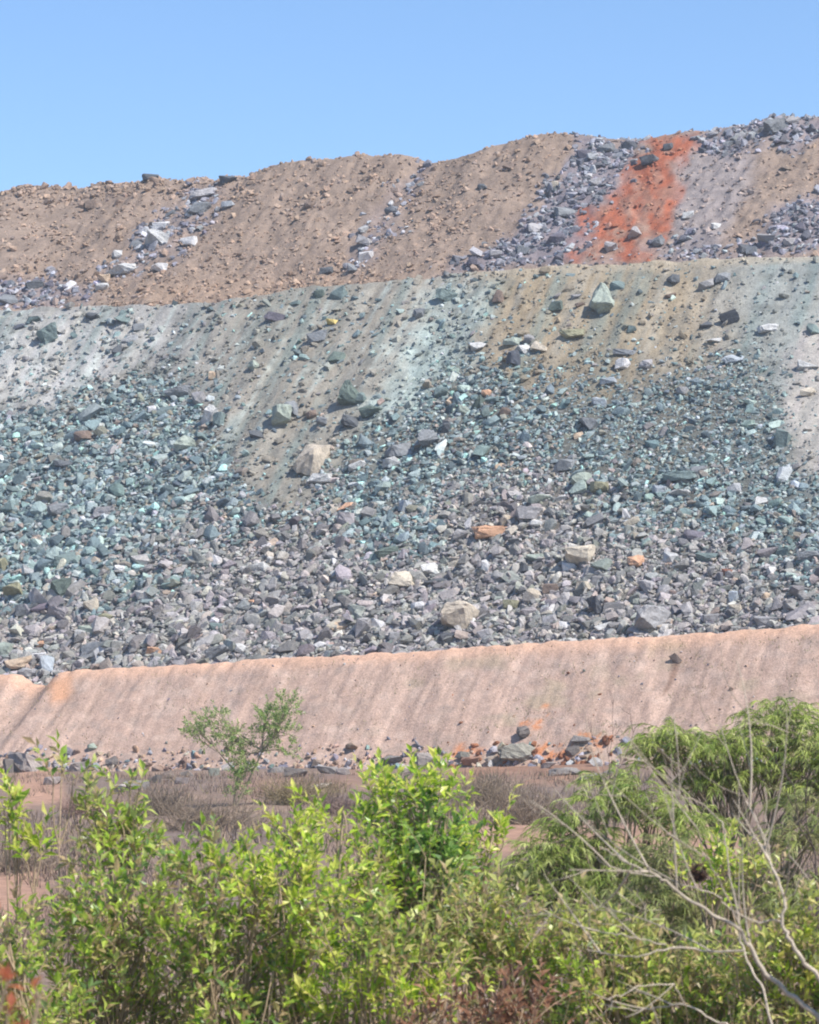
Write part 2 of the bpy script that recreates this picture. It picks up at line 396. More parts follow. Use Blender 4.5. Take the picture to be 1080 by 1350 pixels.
def grey(c, k): return c + (c.mean(-1, keepdims=True) - c) * k
def pick(pal, w, n, rng, desat=0.0, gain=1.0):
    pal = grey(lin(np.array(pal)), desat) * gain; w = np.array(w, float); w /= w.sum()
    c = pal[rng.choice(len(pal), n, p=w)]
    return c * rng.uniform(.78, 1.2, (n, 1)) * (1 + rng.normal(scale=.03, size=(n, 3)))
TEAL = ([(100,124,126),(118,144,142),(84,106,112),(140,160,155),(164,176,168),(150,205,192),(132,132,112),(176,184,182),(176,152,128),(142,130,112),(128,124,120)],
        [5, 6, 3.5, 5, 2.6, .5, 1.4, .7, .35, 1.8, 2])
MAUVE = ([(146,142,148),(168,163,168),(120,118,128),(176,171,170),(180,160,138),(196,184,164),(196,146,110),(138,142,132),(192,190,194),(122,142,140)],
         [6, 5, 6, 2.4, 2.4, 1.2, .3, 2.2, .6, 2])
PURP = ([(132,130,144),(150,148,160),(108,106,122),(178,175,184),(96,95,110)], [5, 5, 4, 2, 2])
CLOD = ([(150,124,102),(176,150,128),(128,106,90),(190,158,128),(140,132,130),(112,98,92)], [5, 5, 4, 2, 1.5, 1.5])
nrm = np.array([-.6 * ST, -.6 * CT, .8])

# lower rubble: candidates over the face, kept by the density map
rng = np.random.default_rng(11)
n = 210000
u = rng.uniform(-48, 26, n); v = rng.uniform(V_TOE - .3, V_BENCH, n)
P = P_uv(u, v); px, py = proj(P)
rho = rho_map(px, py); tl = teal_map(px, py)
clump = smooth(fbm(px / 45, py / 30, 3) * 1.6 + .25)
dens = np.clip(rho * 0.60 + 0.075 + 0.15 * clump * (1 - rho) * smooth((py - np.interp(px, *YR) + 130) / 90), 0, 1)
keep = rng.random(n) < dens
med = 5.2 + 3.6 * smooth((py - 590) / 250) + 1.2 * smooth((330 - px) / 120) * smooth((py - 520) / 80)
med = med - 1.4 * smooth((px - 680) / 60) * smooth((640 - py) / 60)
med = np.where(rho < .4, np.minimum(med, 5.0), med)
s = .82 * med * np.exp(rng.normal(scale=.54, size=n)); s = np.clip(s, 2.0, 24)
s = np.where(rho < .35, np.minimum(s, 13), s)
keep &= rng.random(n) < np.clip((7.5 / s) ** 1.1, .25, 1)
k = keep; D = P[k, 1]
S = s[k] * D / F * .5
Pc = P[k] + nrm * (S * rng.uniform(-.3, .6, k.sum()))[:, None]
ct = pick(*TEAL, k.sum(), rng, .38, 1.12); cm = pick(*MAUVE, k.sum(), rng, .72, .98) * np.array([1.05, 1.0, .93])
cc = np.where((rng.random(k.sum()) < tl[k])[:, None], ct, cm)
soil = hill_colour(px[k], py[k], u[k], v[k])
sm = (rho[k] < .4) & (rng.random(k.sum()) < .6)
cc = np.where(sm[:, None], soil * rng.uniform(.7, 1.1, (k.sum(), 1)), cc)
o = scatter_mesh('rubble', Pc, S, cc, rng, M_ROCK, align=np.broadcast_to(nrm, Pc.shape))
tag(o, 'mass of small grey green and mauve broken stones covering the lower slope', 'rubble', kind='stuff')
print('rubble', k.sum())

# upper lift: purple stones and brown clods
n = 90000
u = rng.uniform(-64, 26, n); v = rng.uniform(V_UP - 1, V_RIDGE + 1.0, n)
P = P_uv(u, v); px, py = proj(P)
pm = purple_mask(px, py); rm = polymask(px, py, RED, 9, 24, 9)
ispur = rng.random(n) < pm * 1.05
crest = smooth((v - V_RIDGE + 2.2) / 1.5) * smooth((360 - px) / 80)
keep = np.where(ispur, rng.random(n) < .34, rng.random(n) < (.09 + .22 * smooth(fbm(px / 30, py / 22, 3) * 2) * smooth((700 - px) / 200) + .3 * crest + .10 * smooth((py - 330) / 50) * smooth((560 - px) / 100)))
keep &= ~((rm > .5) & (rng.random(n) < .35) & ~ispur)
keep &= ~((rm > .35) & ispur & (rng.random(n) < .72))
s = np.where(ispur, 6.6 * np.exp(rng.normal(scale=.42, size=n)), 3.7 * np.exp(rng.normal(scale=.46, size=n)))
s = np.clip(s, 2.4, np.where(ispur, 16, 11)); keep &= rng.random(n) < np.clip(6.5 / s, .2, 1)
k = keep; S = s[k] * P[k, 1] / F * .5
Pc = P[k] + nrm * (S * rng.uniform(-.05, .5, k.sum()))[:, None]
soil = hill_colour(px[k], py[k], u[k], v[k])
cc = pick(*CLOD, k.sum(), rng) * .35 + soil * .8 * rng.uniform(.8, 1.4, (k.sum(), 1))
red = (rm[k] > .45) & (rng.random(k.sum()) < .4)
cc = np.where(red[:, None], lin((160, 100, 76)) * rng.uniform(.7, 1.25, (k.sum(), 1)), cc)
ip = ispur[k]
o = scatter_mesh('clods', Pc[~ip], S[~ip], cc[~ip], rng, M_SOIL, align=np.broadcast_to(nrm, Pc[~ip].shape))
tag(o, 'brown dirt clods and small stones strewn over the upper slope', 'clods', kind='stuff')
o = scatter_mesh('broken_stone', Pc[ip], S[ip], pick(*PURP, ip.sum(), rng, .58, 1.0) * np.where(px[k][ip] < 520, 1.2, 1.0)[:, None], rng, M_ROCK, align=np.broadcast_to(nrm, Pc[ip].shape))
tag(o, 'purple grey broken stones in bands on the upper slope', 'broken stone', kind='stuff')
print('upper', k.sum())

CMAP = dict(dark=(92,98,106), slate=(124,132,142), teal=(104,136,136), mint=(160,196,186), sage=(152,166,154), lilac=(160,157,163),  # dark: dark rock, and shadowed faces whose shade is put into the colour
            mauve=(150,142,150), white=(200,200,204), cream=(192,180,160), tan=(198,170,138), buff=(190,176,156), orange=(216,160,116),
            rust=(172,104,72), olive=(150,148,114), brown=(128,108,96), purple=(112,106,128), charcoal=(80,84,92), blue=(158,176,194),
            navy=(84,94,114), yellow=(214,188,84), grey=(148,148,152), green=(92,118,108), pale=(182,184,186))
CNAME = dict(dark='dark grey', slate='slate grey', teal='teal grey', mint='mint green', sage='pale sage', lilac='lilac grey', mauve='mauve grey',
             white='whitish', cream='cream', tan='tan', buff='buff', orange='orange', rust='rust red', olive='olive', brown='brown', purple='purple grey',
             charcoal='charcoal', blue='pale blue', navy='navy grey', yellow='yellow', grey='plain grey', green='dark green', pale='pale grey')
SNAME = dict(b='angular block', s='flat slab', p='pointed block', r='rounded stone', w='wedge', u='upright block')

def boulder_mesh(seed, w, h, shape, tilt, col, d=None):
    rng = np.random.default_rng(seed)
    npt = {'b': 15, 's': 15, 'p': 12, 'r': 26, 'w': 11, 'u': 14, 't': 20}[shape]
    bm = hull(rng, npt, {'b': .55, 's': .6, 'p': .9, 'r': .95, 'w': .75, 'u': .5, 't': .8}[shape])
    if h > 15 or w > 24:
        bmesh.ops.subdivide_edges(bm, edges=bm.edges[:], cuts=3 if max(w, h) > 30 else 1, use_grid_fill=True)
        bmesh.ops.triangulate(bm, faces=bm.faces)
    V, T = bm_arrays(bm)
    if shape == 'p': V[:, :2] *= (1.0 - 0.62 * np.clip((V[:, 2:3] + .6) / 1.6, 0, 1))
    if shape == 'w': V[:, 2] *= (1.0 - 0.45 * (V[:, 0] * (1 if seed % 2 else -1) + 1) / 2)
    nz = rng.uniform(0, 50)
    if shape == 't': V[:, :2] *= np.interp(V[:, 2], [-1, -.9, -.35, 1], [.3, .55, 1.0, .28])[:, None]
    V = V * (1 + .15 * fbm(V[:, 0] * 2.2 + nz, V[:, 1] * 2.2 + V[:, 2] * 1.7, 4, .6))[:, None] + rng.normal(scale=.022, size=V.shape)
    c = (V.max(0) + V.min(0)) / 2; V = (V - c) / ((V.max(0) - V.min(0)) / 2)
    return V, T
def make_boulder(name, seed, px, py, w, h, cname, shape, tilt, label, cat, group, sink=.12):
    u, v, Pt = hit(px, py + h * (.40 if shape in 'tp' else .28))
    Dm = Pt[1]; k = Dm / F
    V, T = boulder_mesh(seed, w, h, shape, tilt, None)
    dep = max(min(w, h) * 1.15, .62 * max(w, h))
    V = V * np.array([w * .5, dep * .5, h * .5]) * k
    a = math.radians(tilt); ca, sa = math.cos(a), math.sin(a)
    x, z = V[:, 0].copy(), V[:, 2].copy(); V[:, 0] = x * ca - z * sa; V[:, 2] = x * sa + z * ca
    rng = np.random.default_rng(seed + 5)
    yaw = rng.uniform(-.35, .35); x, y = V[:, 0].copy(), V[:, 1].copy()
    V[:, 0] = x * math.cos(yaw) - y * math.sin(yaw); V[:, 1] = x * math.sin(yaw) + y * math.cos(yaw)
    ctr = world(px, py, Dm)
    col = grey(lin(CMAP[cname]), .5 if cname in ('green', 'teal', 'mint', 'blue', 'navy', 'lilac', 'mauve', 'purple', 'slate') else .3) * np.array([1.03, 1.0, .95]) * rng.uniform(.9, 1.08) * (1 + .24 * fbm(V[:, 0] * 5 + seed, V[:, 2] * 5 + V[:, 1] * 4, 4))[:, None]
    o = mesh_obj(name, V, T, np.clip(col, .01, .9), M_ROCK)
    o.location = ctr
    return tag(o, label, cat, group)

# landmarks: px py w h colour shape tilt | short name | label
LAND = '''793 394 36 44 sage t 0|teardrop boulder|pale sage teardrop boulder with dark underside standing alone below the bench edge
461 518 30 36 green p 0|dark pyramid boulder|dark green pyramid boulder standing on the grey soil tongue
491 543 36 18 green w 0|dark wedge|dark green wedge lying just below and right of the dark pyramid boulder
370 550 32 34 sage b 10|mint faced boulder|sage boulder with a bright mint face left of the dark pyramid boulder
410 604 40 46 buff b -12|buff pitted boulder|large buff pitted boulder in the middle of the rubble
421 631 36 15 pale s 2|pale lens slab|pale lens shaped slab tucked under the buff pitted boulder
247 585 36 23 sage r 0|pale sage boulder|smooth pale sage boulder at the left top of the rubble
645 701 44 19 orange s 3|orange slab|long orange slab in the middle of the mauve rubble
838 741 24 20 orange r 0|orange round boulder|rounded orange boulder on the right of the mauve rubble
766 735 42 32 cream b 8|cream buff boulder|big cream buff boulder between the orange slab and orange round boulder
605 813 48 46 buff b -20|big buff boulder|big buff boulder with shadowed left side just above the dirt bank
860 815 52 38 grey b 5|big grey boulder|big grey buff boulder with dark front just above the dirt bank
1056 806 46 24 mauve s 4|mauve brown slab|mauve brown slab at the right end of the dirt bank crest
1010 820 38 15 grey s -3|flat grey slab|flat grey slab resting on the bank crest beside the mauve brown slab
767 633 30 21 sage r 12|pale sage lump|pale whitish sage lump above the lilac block in the right rubble
698 678 38 23 lilac b 3|lilac block|squared lilac grey block just above the long orange slab
898 628 52 14 teal s 4|long teal slab|long dark teal slab on the right side of the rubble
530 765 36 26 cream b 0|cream tan boulder|bright cream tan boulder in the centre of the lower rubble
478 827 26 25 lilac b 10|shaded lilac boulder|lilac boulder with deep shade on its left near the bank crest
55 789 30 28 lilac b 0|large lilac boulder|large lilac grey boulder in the lower left rubble
90 738 38 20 teal s 10|teal slab|sloping teal grey slab above the large lilac boulder
76 809 38 23 mauve b 8|mauve block|mauve grey block just below the large lilac boulder
35 805 34 20 dark b 0|dark slate block|dark slate block left of the mauve block in the lower left
132 713 15 15 mint p 0|mint triangle|bright mint triangle of stone in the left rubble
147 705 12 22 blue u -8|pale upright stone|pale blue upright stone beside the mint triangle
115 545 28 13 mint b 0|mint double stone|bright mint stone where soil meets rubble on the left
962 420 24 21 charcoal b 25|charcoal boulder|tilted charcoal boulder on the olive soil under the bench
1066 517 24 13 cream r 0|cream white oval|cream white oval stone on the pale streak at the right edge
989 531 24 13 mint w 8|mint white wedge|bright mint white wedge in the upper right rubble
1032 579 24 24 teal b -20|teal green boulder|teal green boulder on the right below the mint white wedge
777 560 30 22 slate w 10|blue slate boulder|slate blue boulder with dark left side in the upper right rubble
755 440 36 14 olive s 8|striped slab|striped olive slab lying in the tan soil below the teardrop boulder
712 458 26 17 cream w -10|cream wedge|cream wedge with dark underside on the tan soil
447 388 26 16 teal s 35|tilted teal stone|teal stone tilted up at the bench edge
440 425 22 8 yellow s -10|yellow stone|small yellow stone alone below the bench edge
362 418 30 14 purple w 0|dark purple stone|dark purple stone below the bench edge on grey soil
205 858 26 11 orange s 0|orange brown slab|orange brown slab close to the dirt bank on the left
55 850 17 11 orange b 0|orange tan stone|orange tan stone near the bank crest at far left
857 211 26 15 dark b 15|dark rock in red|dark grey rock lying on the red orange streak
1024 166 38 19 slate b 8|crest boulder|largest slate boulder on the skyline at the right
158 355 50 17 pale s 5|long pale slab|long pale slab at the foot of the left rock band
207 316 32 26 pale b -10|pale topped boulder|pale topped boulder with dark base in the left rock band
260 276 38 20 slate s 35|tilted slate slab|tilted slate slab high in the left rock band
250 319 22 15 white b 10|white block|white block beside the pale topped boulder on the brown slope
483 338 22 15 white b 12|white lilac block|whitish block low in the narrow middle rock streak
198 234 22 12 dark b 0|dark crest stone|dark stone breaking the skyline on the left
302 237 26 12 dark b 0|dark crest lump|dark lump on the skyline above the tilted slate slab
729 245 15 12 cream b 0|cream stone|cream stone at the edge of the purple rock band
'''
REST = '''120 417 20 14 dark w 10;163 420 24 14 teal w 12;183 432 16 10 slate b;65 441 28 22 teal b 30;45 421 18 9 teal s -8;26 431 16 7 navy s;172 447 22 12 pale b;155 462 16 13 dark w 25
40 586 13 11 white r;52 589 12 10 mint r;235 518 34 16 slate s 5;263 525 18 17 lilac b;201 540 11 9 white b;150 593 17 13 lilac p;6 578 14 6 mint s;112 575 26 14 brown b;85 612 32 10 dark s
420 388 15 11 green b;419 445 26 18 slate b 10;444 471 26 15 green b;335 482 18 15 sage r;281 495 13 12 tan b;388 400 22 6 teal s 10;476 525 17 15 teal r;463 556 28 16 dark b -10;383 539 18 20 slate b;424 557 15 14 slate b;411 547 14 12 brown r
290 553 17 19 teal b;275 549 16 30 pale u -35;340 573 22 12 dark s;527 593 38 18 slate s 3;515 609 22 12 pale b;470 614 26 10 pale s 20;552 414 17 14 slate r;658 391 17 17 brown p;588 390 28 16 teal b;733 403 17 14 green b
676 451 24 11 sage s 5;690 461 18 12 pale b;678 473 18 22 navy b;698 447 14 13 grey r;631 457 24 13 pale w 10;760 391 15 7 grey s 12;765 402 13 6 brown s;612 513 17 10 mint b;612 541 20 11 sage s -20;641 519 13 11 orange r
642 543 16 15 teal p;665 544 19 14 brown b;630 530 18 17 green b;582 518 19 15 teal b;588 565 12 15 dark u;563 580 28 27 slate p;790 530 19 11 blue b;802 503 22 11 blue s;763 575 13 9 tan b;815 377 18 14 teal b
888 369 17 15 dark r;884 390 15 6 brown s;930 376 22 13 grey s 12;952 366 22 14 slate b;942 448 24 8 pale w -10;930 429 16 12 dark w;1013 433 28 12 pale s 12;832 434 13 11 teal b;821 480 20 15 white b;852 481 18 14 lilac r
825 465 30 8 slate s;965 474 28 14 blue w 12;1065 480 28 14 pale b;1022 560 20 10 mint b;900 516 15 11 grey r;1074 433 18 14 teal b;80 672 34 17 slate s 5;122 666 12 11 white r;137 675 30 14 lilac s 12;58 664 10 16 mauve u -15
150 688 15 8 cream s;50 718 22 12 mint s -20;40 752 22 15 pale b;67 759 12 12 mint p;80 777 26 28 green b;158 751 15 12 white r;17 782 24 25 olive b;122 798 21 17 cream b 25;138 818 24 18 olive b;115 830 27 11 sage s
8 857 24 19 sage b;125 857 42 20 slate s 15;28 874 40 17 tan s 6;62 876 19 23 blue b;40 888 28 14 grey r;52 865 26 9 white s 8;4 745 14 18 olive b;22 737 15 11 mint r;18 690 15 15 blue b;95 690 18 9 mint s 25
317 715 24 8 teal s 8;455 668 26 10 orange s 10;440 673 11 12 cream b;456 684 22 18 mauve b;536 668 19 16 blue b;510 728 30 13 green s 12;451 785 22 18 sage w 35;447 826 19 14 tan b;498 822 22 13 white w;430 838 18 17 mauve b
422 851 19 11 white r;288 861 32 20 slate b;322 857 26 13 pale w -25;285 827 18 11 teal b;333 796 12 10 orange r;373 857 13 9 rust b;606 707 19 17 lilac b;745 614 27 18 slate b;790 643 24 15 olive b;706 690 17 9 pale s
711 658 27 13 sage s 2;740 657 17 9 pale s;668 687 16 16 buff b;726 677 18 15 dark w;778 755 16 15 lilac b;707 735 24 10 sage s;688 749 22 17 charcoal p;640 748 11 19 white u 10;745 790 18 20 lilac u;727 776 22 13 brown b
705 785 26 18 buff b;770 774 20 15 cream b;786 800 13 30 charcoal u 30;570 769 32 10 dark s;673 798 20 14 olive b;697 807 24 12 mauve s;658 616 14 9 tan b;795 827 26 14 pale w;590 841 22 14 charcoal w;640 836 20 14 lilac b
883 738 15 20 pale u;932 736 30 14 teal w;915 707 27 15 purple b;919 622 26 15 slate r;897 650 27 12 pale s -10;870 646 18 12 blue b;1000 662 24 16 pale w 12;950 661 14 10 mint b;832 689 22 11 cream s 20;825 678 10 15 white u
959 755 14 9 rust b;852 774 22 18 lilac b;1018 753 13 12 white b;1045 760 22 10 mint s;1067 733 30 14 slate s 8;968 787 14 15 blue b;990 777 17 9 pale s;970 802 19 11 cream s;1010 787 14 12 tan r;875 778 18 14 lilac b
906 805 14 20 lilac u 20;938 815 22 12 grey b;925 770 20 12 pale s -30;770 820 18 14 mauve b;725 818 20 13 lilac b;550 800 18 12 white s;520 840 16 14 grey b;380 828 18 12 mauve b;240 820 18 12 lilac s;190 780 20 12 lilac b
213 298 22 10 white s 5;268 256 38 11 lilac s 15;138 367 14 14 tan b;210 353 20 14 white w;135 379 17 12 pale b;480 318 20 14 lilac b;479 302 15 10 pale b;465 354 14 12 slate b;430 357 17 9 dark b;10 395 24 16 slate b
45 376 24 12 dark b;120 270 15 12 brown b;407 270 11 10 brown r;180 322 18 10 slate s;155 335 14 10 pale b;881 194 13 10 dark b;1042 159 24 12 lilac b;636 247 13 10 dark r;671 220 15 10 brown b;805 326 19 14 lilac b
1010 316 24 14 grey b;990 330 17 12 slate b;907 284 17 10 pale b;944 298 14 9 pale s;745 281 28 17 slate b;733 316 26 15 purple b;705 300 22 13 lilac b;868 318 15 15 slate b;836 307 18 17 lilac b;625 346 16 14 purple b
1055 300 20 13 purple b;1040 320 18 12 lilac b;690 330 18 12 slate b;655 335 16 12 lilac b;770 205 20 13 purple b;800 195 22 13 slate b;785 240 18 12 lilac s;975 180 16 10 lilac b;960 190 14 9 slate b;940 178 14 9 lilac b'''
lands = []
seed = 1000
GB = 'large boulders lying on the waste dump slopes'
for row in LAND.strip().split('\n'):
    a, short, lab = row.split('|'); t = a.split()
    lands.append((float(t[0]), float(t[1]), short)); seed += 1
    make_boulder('boulder', seed, float(t[0]), float(t[1]), float(t[2]), float(t[3]), t[4], t[5], float(t[6]), lab, 'boulder', GB)
used = set()
def relation(px, py, look, pool):
    order = sorted(pool, key=lambda q: math.hypot(q[0] - px, (q[1] - py) * 1.2))
    for attempt in range(3):
        for lx, ly, short in order[:9]:
            dx, dy = px - lx, py - ly
            ang = math.degrees(math.atan2(-dy, dx)) % 360
            dirn = ['right of', 'above and right of', 'above', 'above and left of', 'left of', 'below and left of', 'below', 'below and right of'][int((ang + 22.5) // 45) % 8]
            d = math.hypot(dx, dy)
            pre = 'close ' if d < 32 else ('' if d < 75 else 'farther ')
            if pre == 'close ': dirn = 'close ' + dirn if dirn not in ('right of', 'left of') else 'just ' + dirn
            elif pre == 'farther ': dirn = 'well ' + dirn
            lab = f'{look} {dirn} the {short}'
            if lab not in used: used.add(lab); return lab
    raise RuntimeError('no label ' + look)
def parse(txt):
    for e in txt.replace('\n', ';').split(';'):
        t = e.split()
        if t: yield float(t[0]), float(t[1]), float(t[2]), float(t[3]), t[4], t[5], float(t[6]) if len(t) > 6 else random.Random(e).uniform(-14, 14)
for (px_, py_, w, h, cn, sh, tl_) in parse(REST):
    seed += 1
    size = 'small ' if max(w, h) < 16 else ('large ' if max(w, h) > 27 else '')
    make_boulder('boulder', seed, px_, py_, w * 1.08, h * 1.08, cn, sh, tl_, relation(px_, py_, size + CNAME[cn] + ' ' + SNAME[sh], lands), 'boulder', GB)

# rocks at the foot of the bank
FLAND = '''685 992 60 27 sage r 0|big grey lens rock|biggest sage grey rock at the foot of the bank beside orange soil
690 966 19 19 charcoal r 0|dark round rock|dark round rock stuck in the bank face under an orange patch
893 867 15 15 brown w 30|brown lump|brown lump stuck high in the bank face at the right
560 1006 30 28 grey b 0|standing grey rock|standing grey rock at the bank foot behind the tall dark green shrub
388 1020 32 16 charcoal b 0|charcoal rock|charcoal rock at the bank foot right of the thin sapling
30 1008 52 34 lilac b 0|broad lilac block|broad lilac block at the bank foot at far left
148 1005 20 18 charcoal r 0|dark lump|dark round lump at the bank foot above the left shrubs
258 1013 34 9 cream s 14|cream strip rock|long cream strip of rock at the bank foot left of the thin sapling
785 1006 24 15 blue b 0|pale blue rock|pale blue rock at the right end of the bank foot rocks
'''
FREST = '''12 1012 14 24 dark u;105 1012 36 18 lilac b;158 1040 14 12 white b;180 1037 30 14 slate b;205 1027 13 13 dark b;222 1022 22 12 brown b;240 1031 18 12 mauve b;283 1018 15 13 mint b;300 1012 15 13 white b;245 1021 18 8 dark s
330 1014 16 10 cream b;365 1016 24 10 slate s;418 1009 14 17 brown u;432 1016 28 13 slate b;452 1017 18 11 lilac b;472 1011 26 9 dark s;497 1009 20 11 brown b;516 1003 34 15 slate b;536 1015 16 13 cream b;583 1007 17 16 slate b
610 996 20 12 sage b;621 1004 30 13 rust b;756 990 19 13 charcoal b;766 976 28 11 slate s;744 1018 42 13 slate s;724 1010 22 12 lilac b;776 1026 24 11 grey s;820 1004 17 12 rust b;424 1038 26 9 cream s;650 1002 22 12 buff b;800 1018 20 11 slate b;70 1030 24 12 mauve b'''
GF = 'loose rocks along the foot of the dirt bank'
def ground_hit(px, py):
    D = 140.0
    for _ in range(40):
        x = (px - 540) / F * D; z = float(ground_z(np.array(x), np.array(D)))
        if py <= HZ + 20: break
        D = -z * F / (py - HZ)
    return D
def foot_rock(px, py, w, h, cn, sh, tl_, lab):
    global seed
    seed += 1
    CMAP['foot'] = tuple(.48 * a + .52 * b for a, b in zip(CMAP[cn], (150, 130, 114)))
    o = make_boulder('rock', seed, px, py, w, h, 'foot', sh, tl_, lab, 'rock', GF)
    u, v = xy2uv(o.location.x, o.location.y)
    if v < 0.15:      # in front of the bank: sit it on the ground
        D = min(ground_hit(px, py + h * .28), 152.0)
        p = world(px, py, D); o.location = p
flands = []
for row in FLAND.strip().split('\n'):
    a, short, lab = row.split('|'); t = a.split(); flands.append((float(t[0]), float(t[1]), short))
    foot_rock(*[float(x) for x in t[:4]], t[4], t[5], float(t[6]), lab)
for (px_, py_, w, h, cn, sh, tl_) in parse(FREST):
    foot_rock(px_, py_, w, h, cn, sh, tl_, relation(px_, py_, ('small ' if max(w, h) < 16 else '') + CNAME[cn] + ' ' + SNAME[sh], flands))

# pebbles and crumbs on and below the bank
n = 3200; u = rng.uniform(-44, 24, n); v = np.abs(rng.normal(scale=.75, size=n)) * np.where(rng.random(n) < .75, 1, 4) - .4
v = np.clip(v, -.7, 5.6); P = P_uv(u, v, bund_z); S = np.clip(.05 * np.exp(rng.normal(scale=.55, size=n)), .025, .26) * np.where(v > 1.2, .6, 1.5)
cc = np.where((rng.random(n) < .5)[:, None], pick(*MAUVE, n, rng), pick([(176,146,124),(140,118,104),(196,170,148)], [1, 1, 1], n, rng))
ppx, ppy = proj(P); orng = (ppx > 590) & (ppx < 810) & (rng.random(n) < .55); cc = np.where(orng[:, None], lin((160, 108, 78)) * rng.uniform(.5, 1.15, (n, 1)), cc)
o = scatter_mesh('pebbles', P + np.array([0, 0, .3]) * S[:, None], S, cc, rng, M_ROCK)
tag(o, 'pebbles and crumbs strewn along the foot of the bank', 'pebbles', kind='stuff')

exec_plants = True
# ------------------------------------------------------------------ plants
def leaves(geo, base, dirn, nrm_, Ln, W, col, droop=.15, fold=.22):
    """many folded leaves at once"""
    n = len(base)
    side = np.cross(dirn, nrm_); side /= np.linalg.norm(side, axis=1, keepdims=True) + 1e-9
    up = np.cross(side, dirn)
    Lc = Ln[:, None]; Wc = W[:, None]
    a = base; m = base + dirn * Lc * .48 - up * Lc * droop * .15
    l = m + side * Wc * .5 + up * Wc * fold; r = m - side * Wc * .5 + up * Wc * fold
    t = base + dirn * Lc - up * Lc * droop
    V = np.stack([a, l, m, r, t], 1).reshape(-1, 3)
    T0 = np.array([[0, 1, 2], [2, 1, 4], [0, 2, 3], [2, 4, 3]])
    T = (T0[None] + (np.arange(n) * 5)[:, None, None]).reshape(-1, 3)
    geo.add(V, T, np.repeat(col, 5, 0))
def unit(a): return a / (np.linalg.norm(a, axis=-1, keepdims=True) + 1e-9)

GREENS = dict(bright=[(190,208,70),(168,194,62),(212,220,104),(142,174,60),(118,148,60),(230,224,120)],
              mid=[(164,190,70),(142,170,62),(192,208,94),(112,144,62),(206,214,124),(124,150,88),(188,174,122),(172,150,112)],
              dark=[(124,158,76),(100,134,68),(148,178,90),(82,114,62),(170,190,118),(180,202,84)],
              olive=[(176,182,96),(152,164,82),(194,196,118),(128,146,76),(206,196,126),(154,160,112),(190,168,128)],
              brown=[(152,112,86),(132,98,76),(168,130,102),(112,88,74),(134,134,86),(178,134,106)],
              orange=[(182,104,72),(166,94,66),(188,118,82),(150,90,66)],
              pale=[(158,180,104),(140,164,94),(178,192,126),(122,146,84)])
def shoot(geo, twig, o, d, length, nl, leaf, tone, rng, px_m, wood):
    """one leafy shoot: curved stem with spiral leaves, a rosette at its tip"""
    pal = lin(np.array(GREENS[tone])); k = np.arange(nl)
    t = (.12 + .88 * (k / max(nl - 1, 1)) ** .8)
    bend = unit(rng.normal(size=3)) * .18
    pos = o + d * (length * t)[:, None] + bend * (length * t ** 2)[:, None]
    phi = k * 2.4 + rng.uniform(0, 6.3)
    ref = unit(np.cross(d, rng.normal(size=3))); b2 = np.cross(d, ref)
    rad = ref * np.cos(phi)[:, None] + b2 * np.sin(phi)[:, None]
    open_ = np.radians(np.interp(t, [0, 1], [78, 34]) + rng.normal(scale=11, size=nl))
    dr = unit(d * np.cos(open_)[:, None] + rad * np.sin(open_)[:, None] + np.array([0, 0, .12]))
    up = unit(np.array([0, 0, 1.0]) + rng.normal(scale=.45, size=(nl, 3)))
    Ln = leaf * rng.uniform(.55, 1.25, nl); W = Ln * rng.uniform(.34, .5, nl)
    young = t > .72
    ci = np.where(young & (rng.random(nl) < .55), rng.choice([0, 2, len(pal) - 1], nl), rng.integers(0, len(pal), nl))
    c = np.clip(pal[ci] * rng.uniform(.85, 1.45, (nl, 1)), 0, .85)
    leaves(geo, pos, dr, up, Ln, W, c, droop=rng.uniform(.05, .3))
    pts = np.stack([o, o + d * length * .5 + bend * length * .25, o + d * length + bend * length])
    tube(twig, pts, .006, .002, wood, 3)

def bez(a, b, rng, n=7, sag=.12):
    m = (a + b) / 2 + rng.normal(size=3) * np.linalg.norm(b - a) * sag
    m[2] -= 0.02
    t = np.linspace(0, 1, n)[:, None]
    return a * (1 - t) ** 2 + 2 * m * t * (1 - t) + b * t ** 2

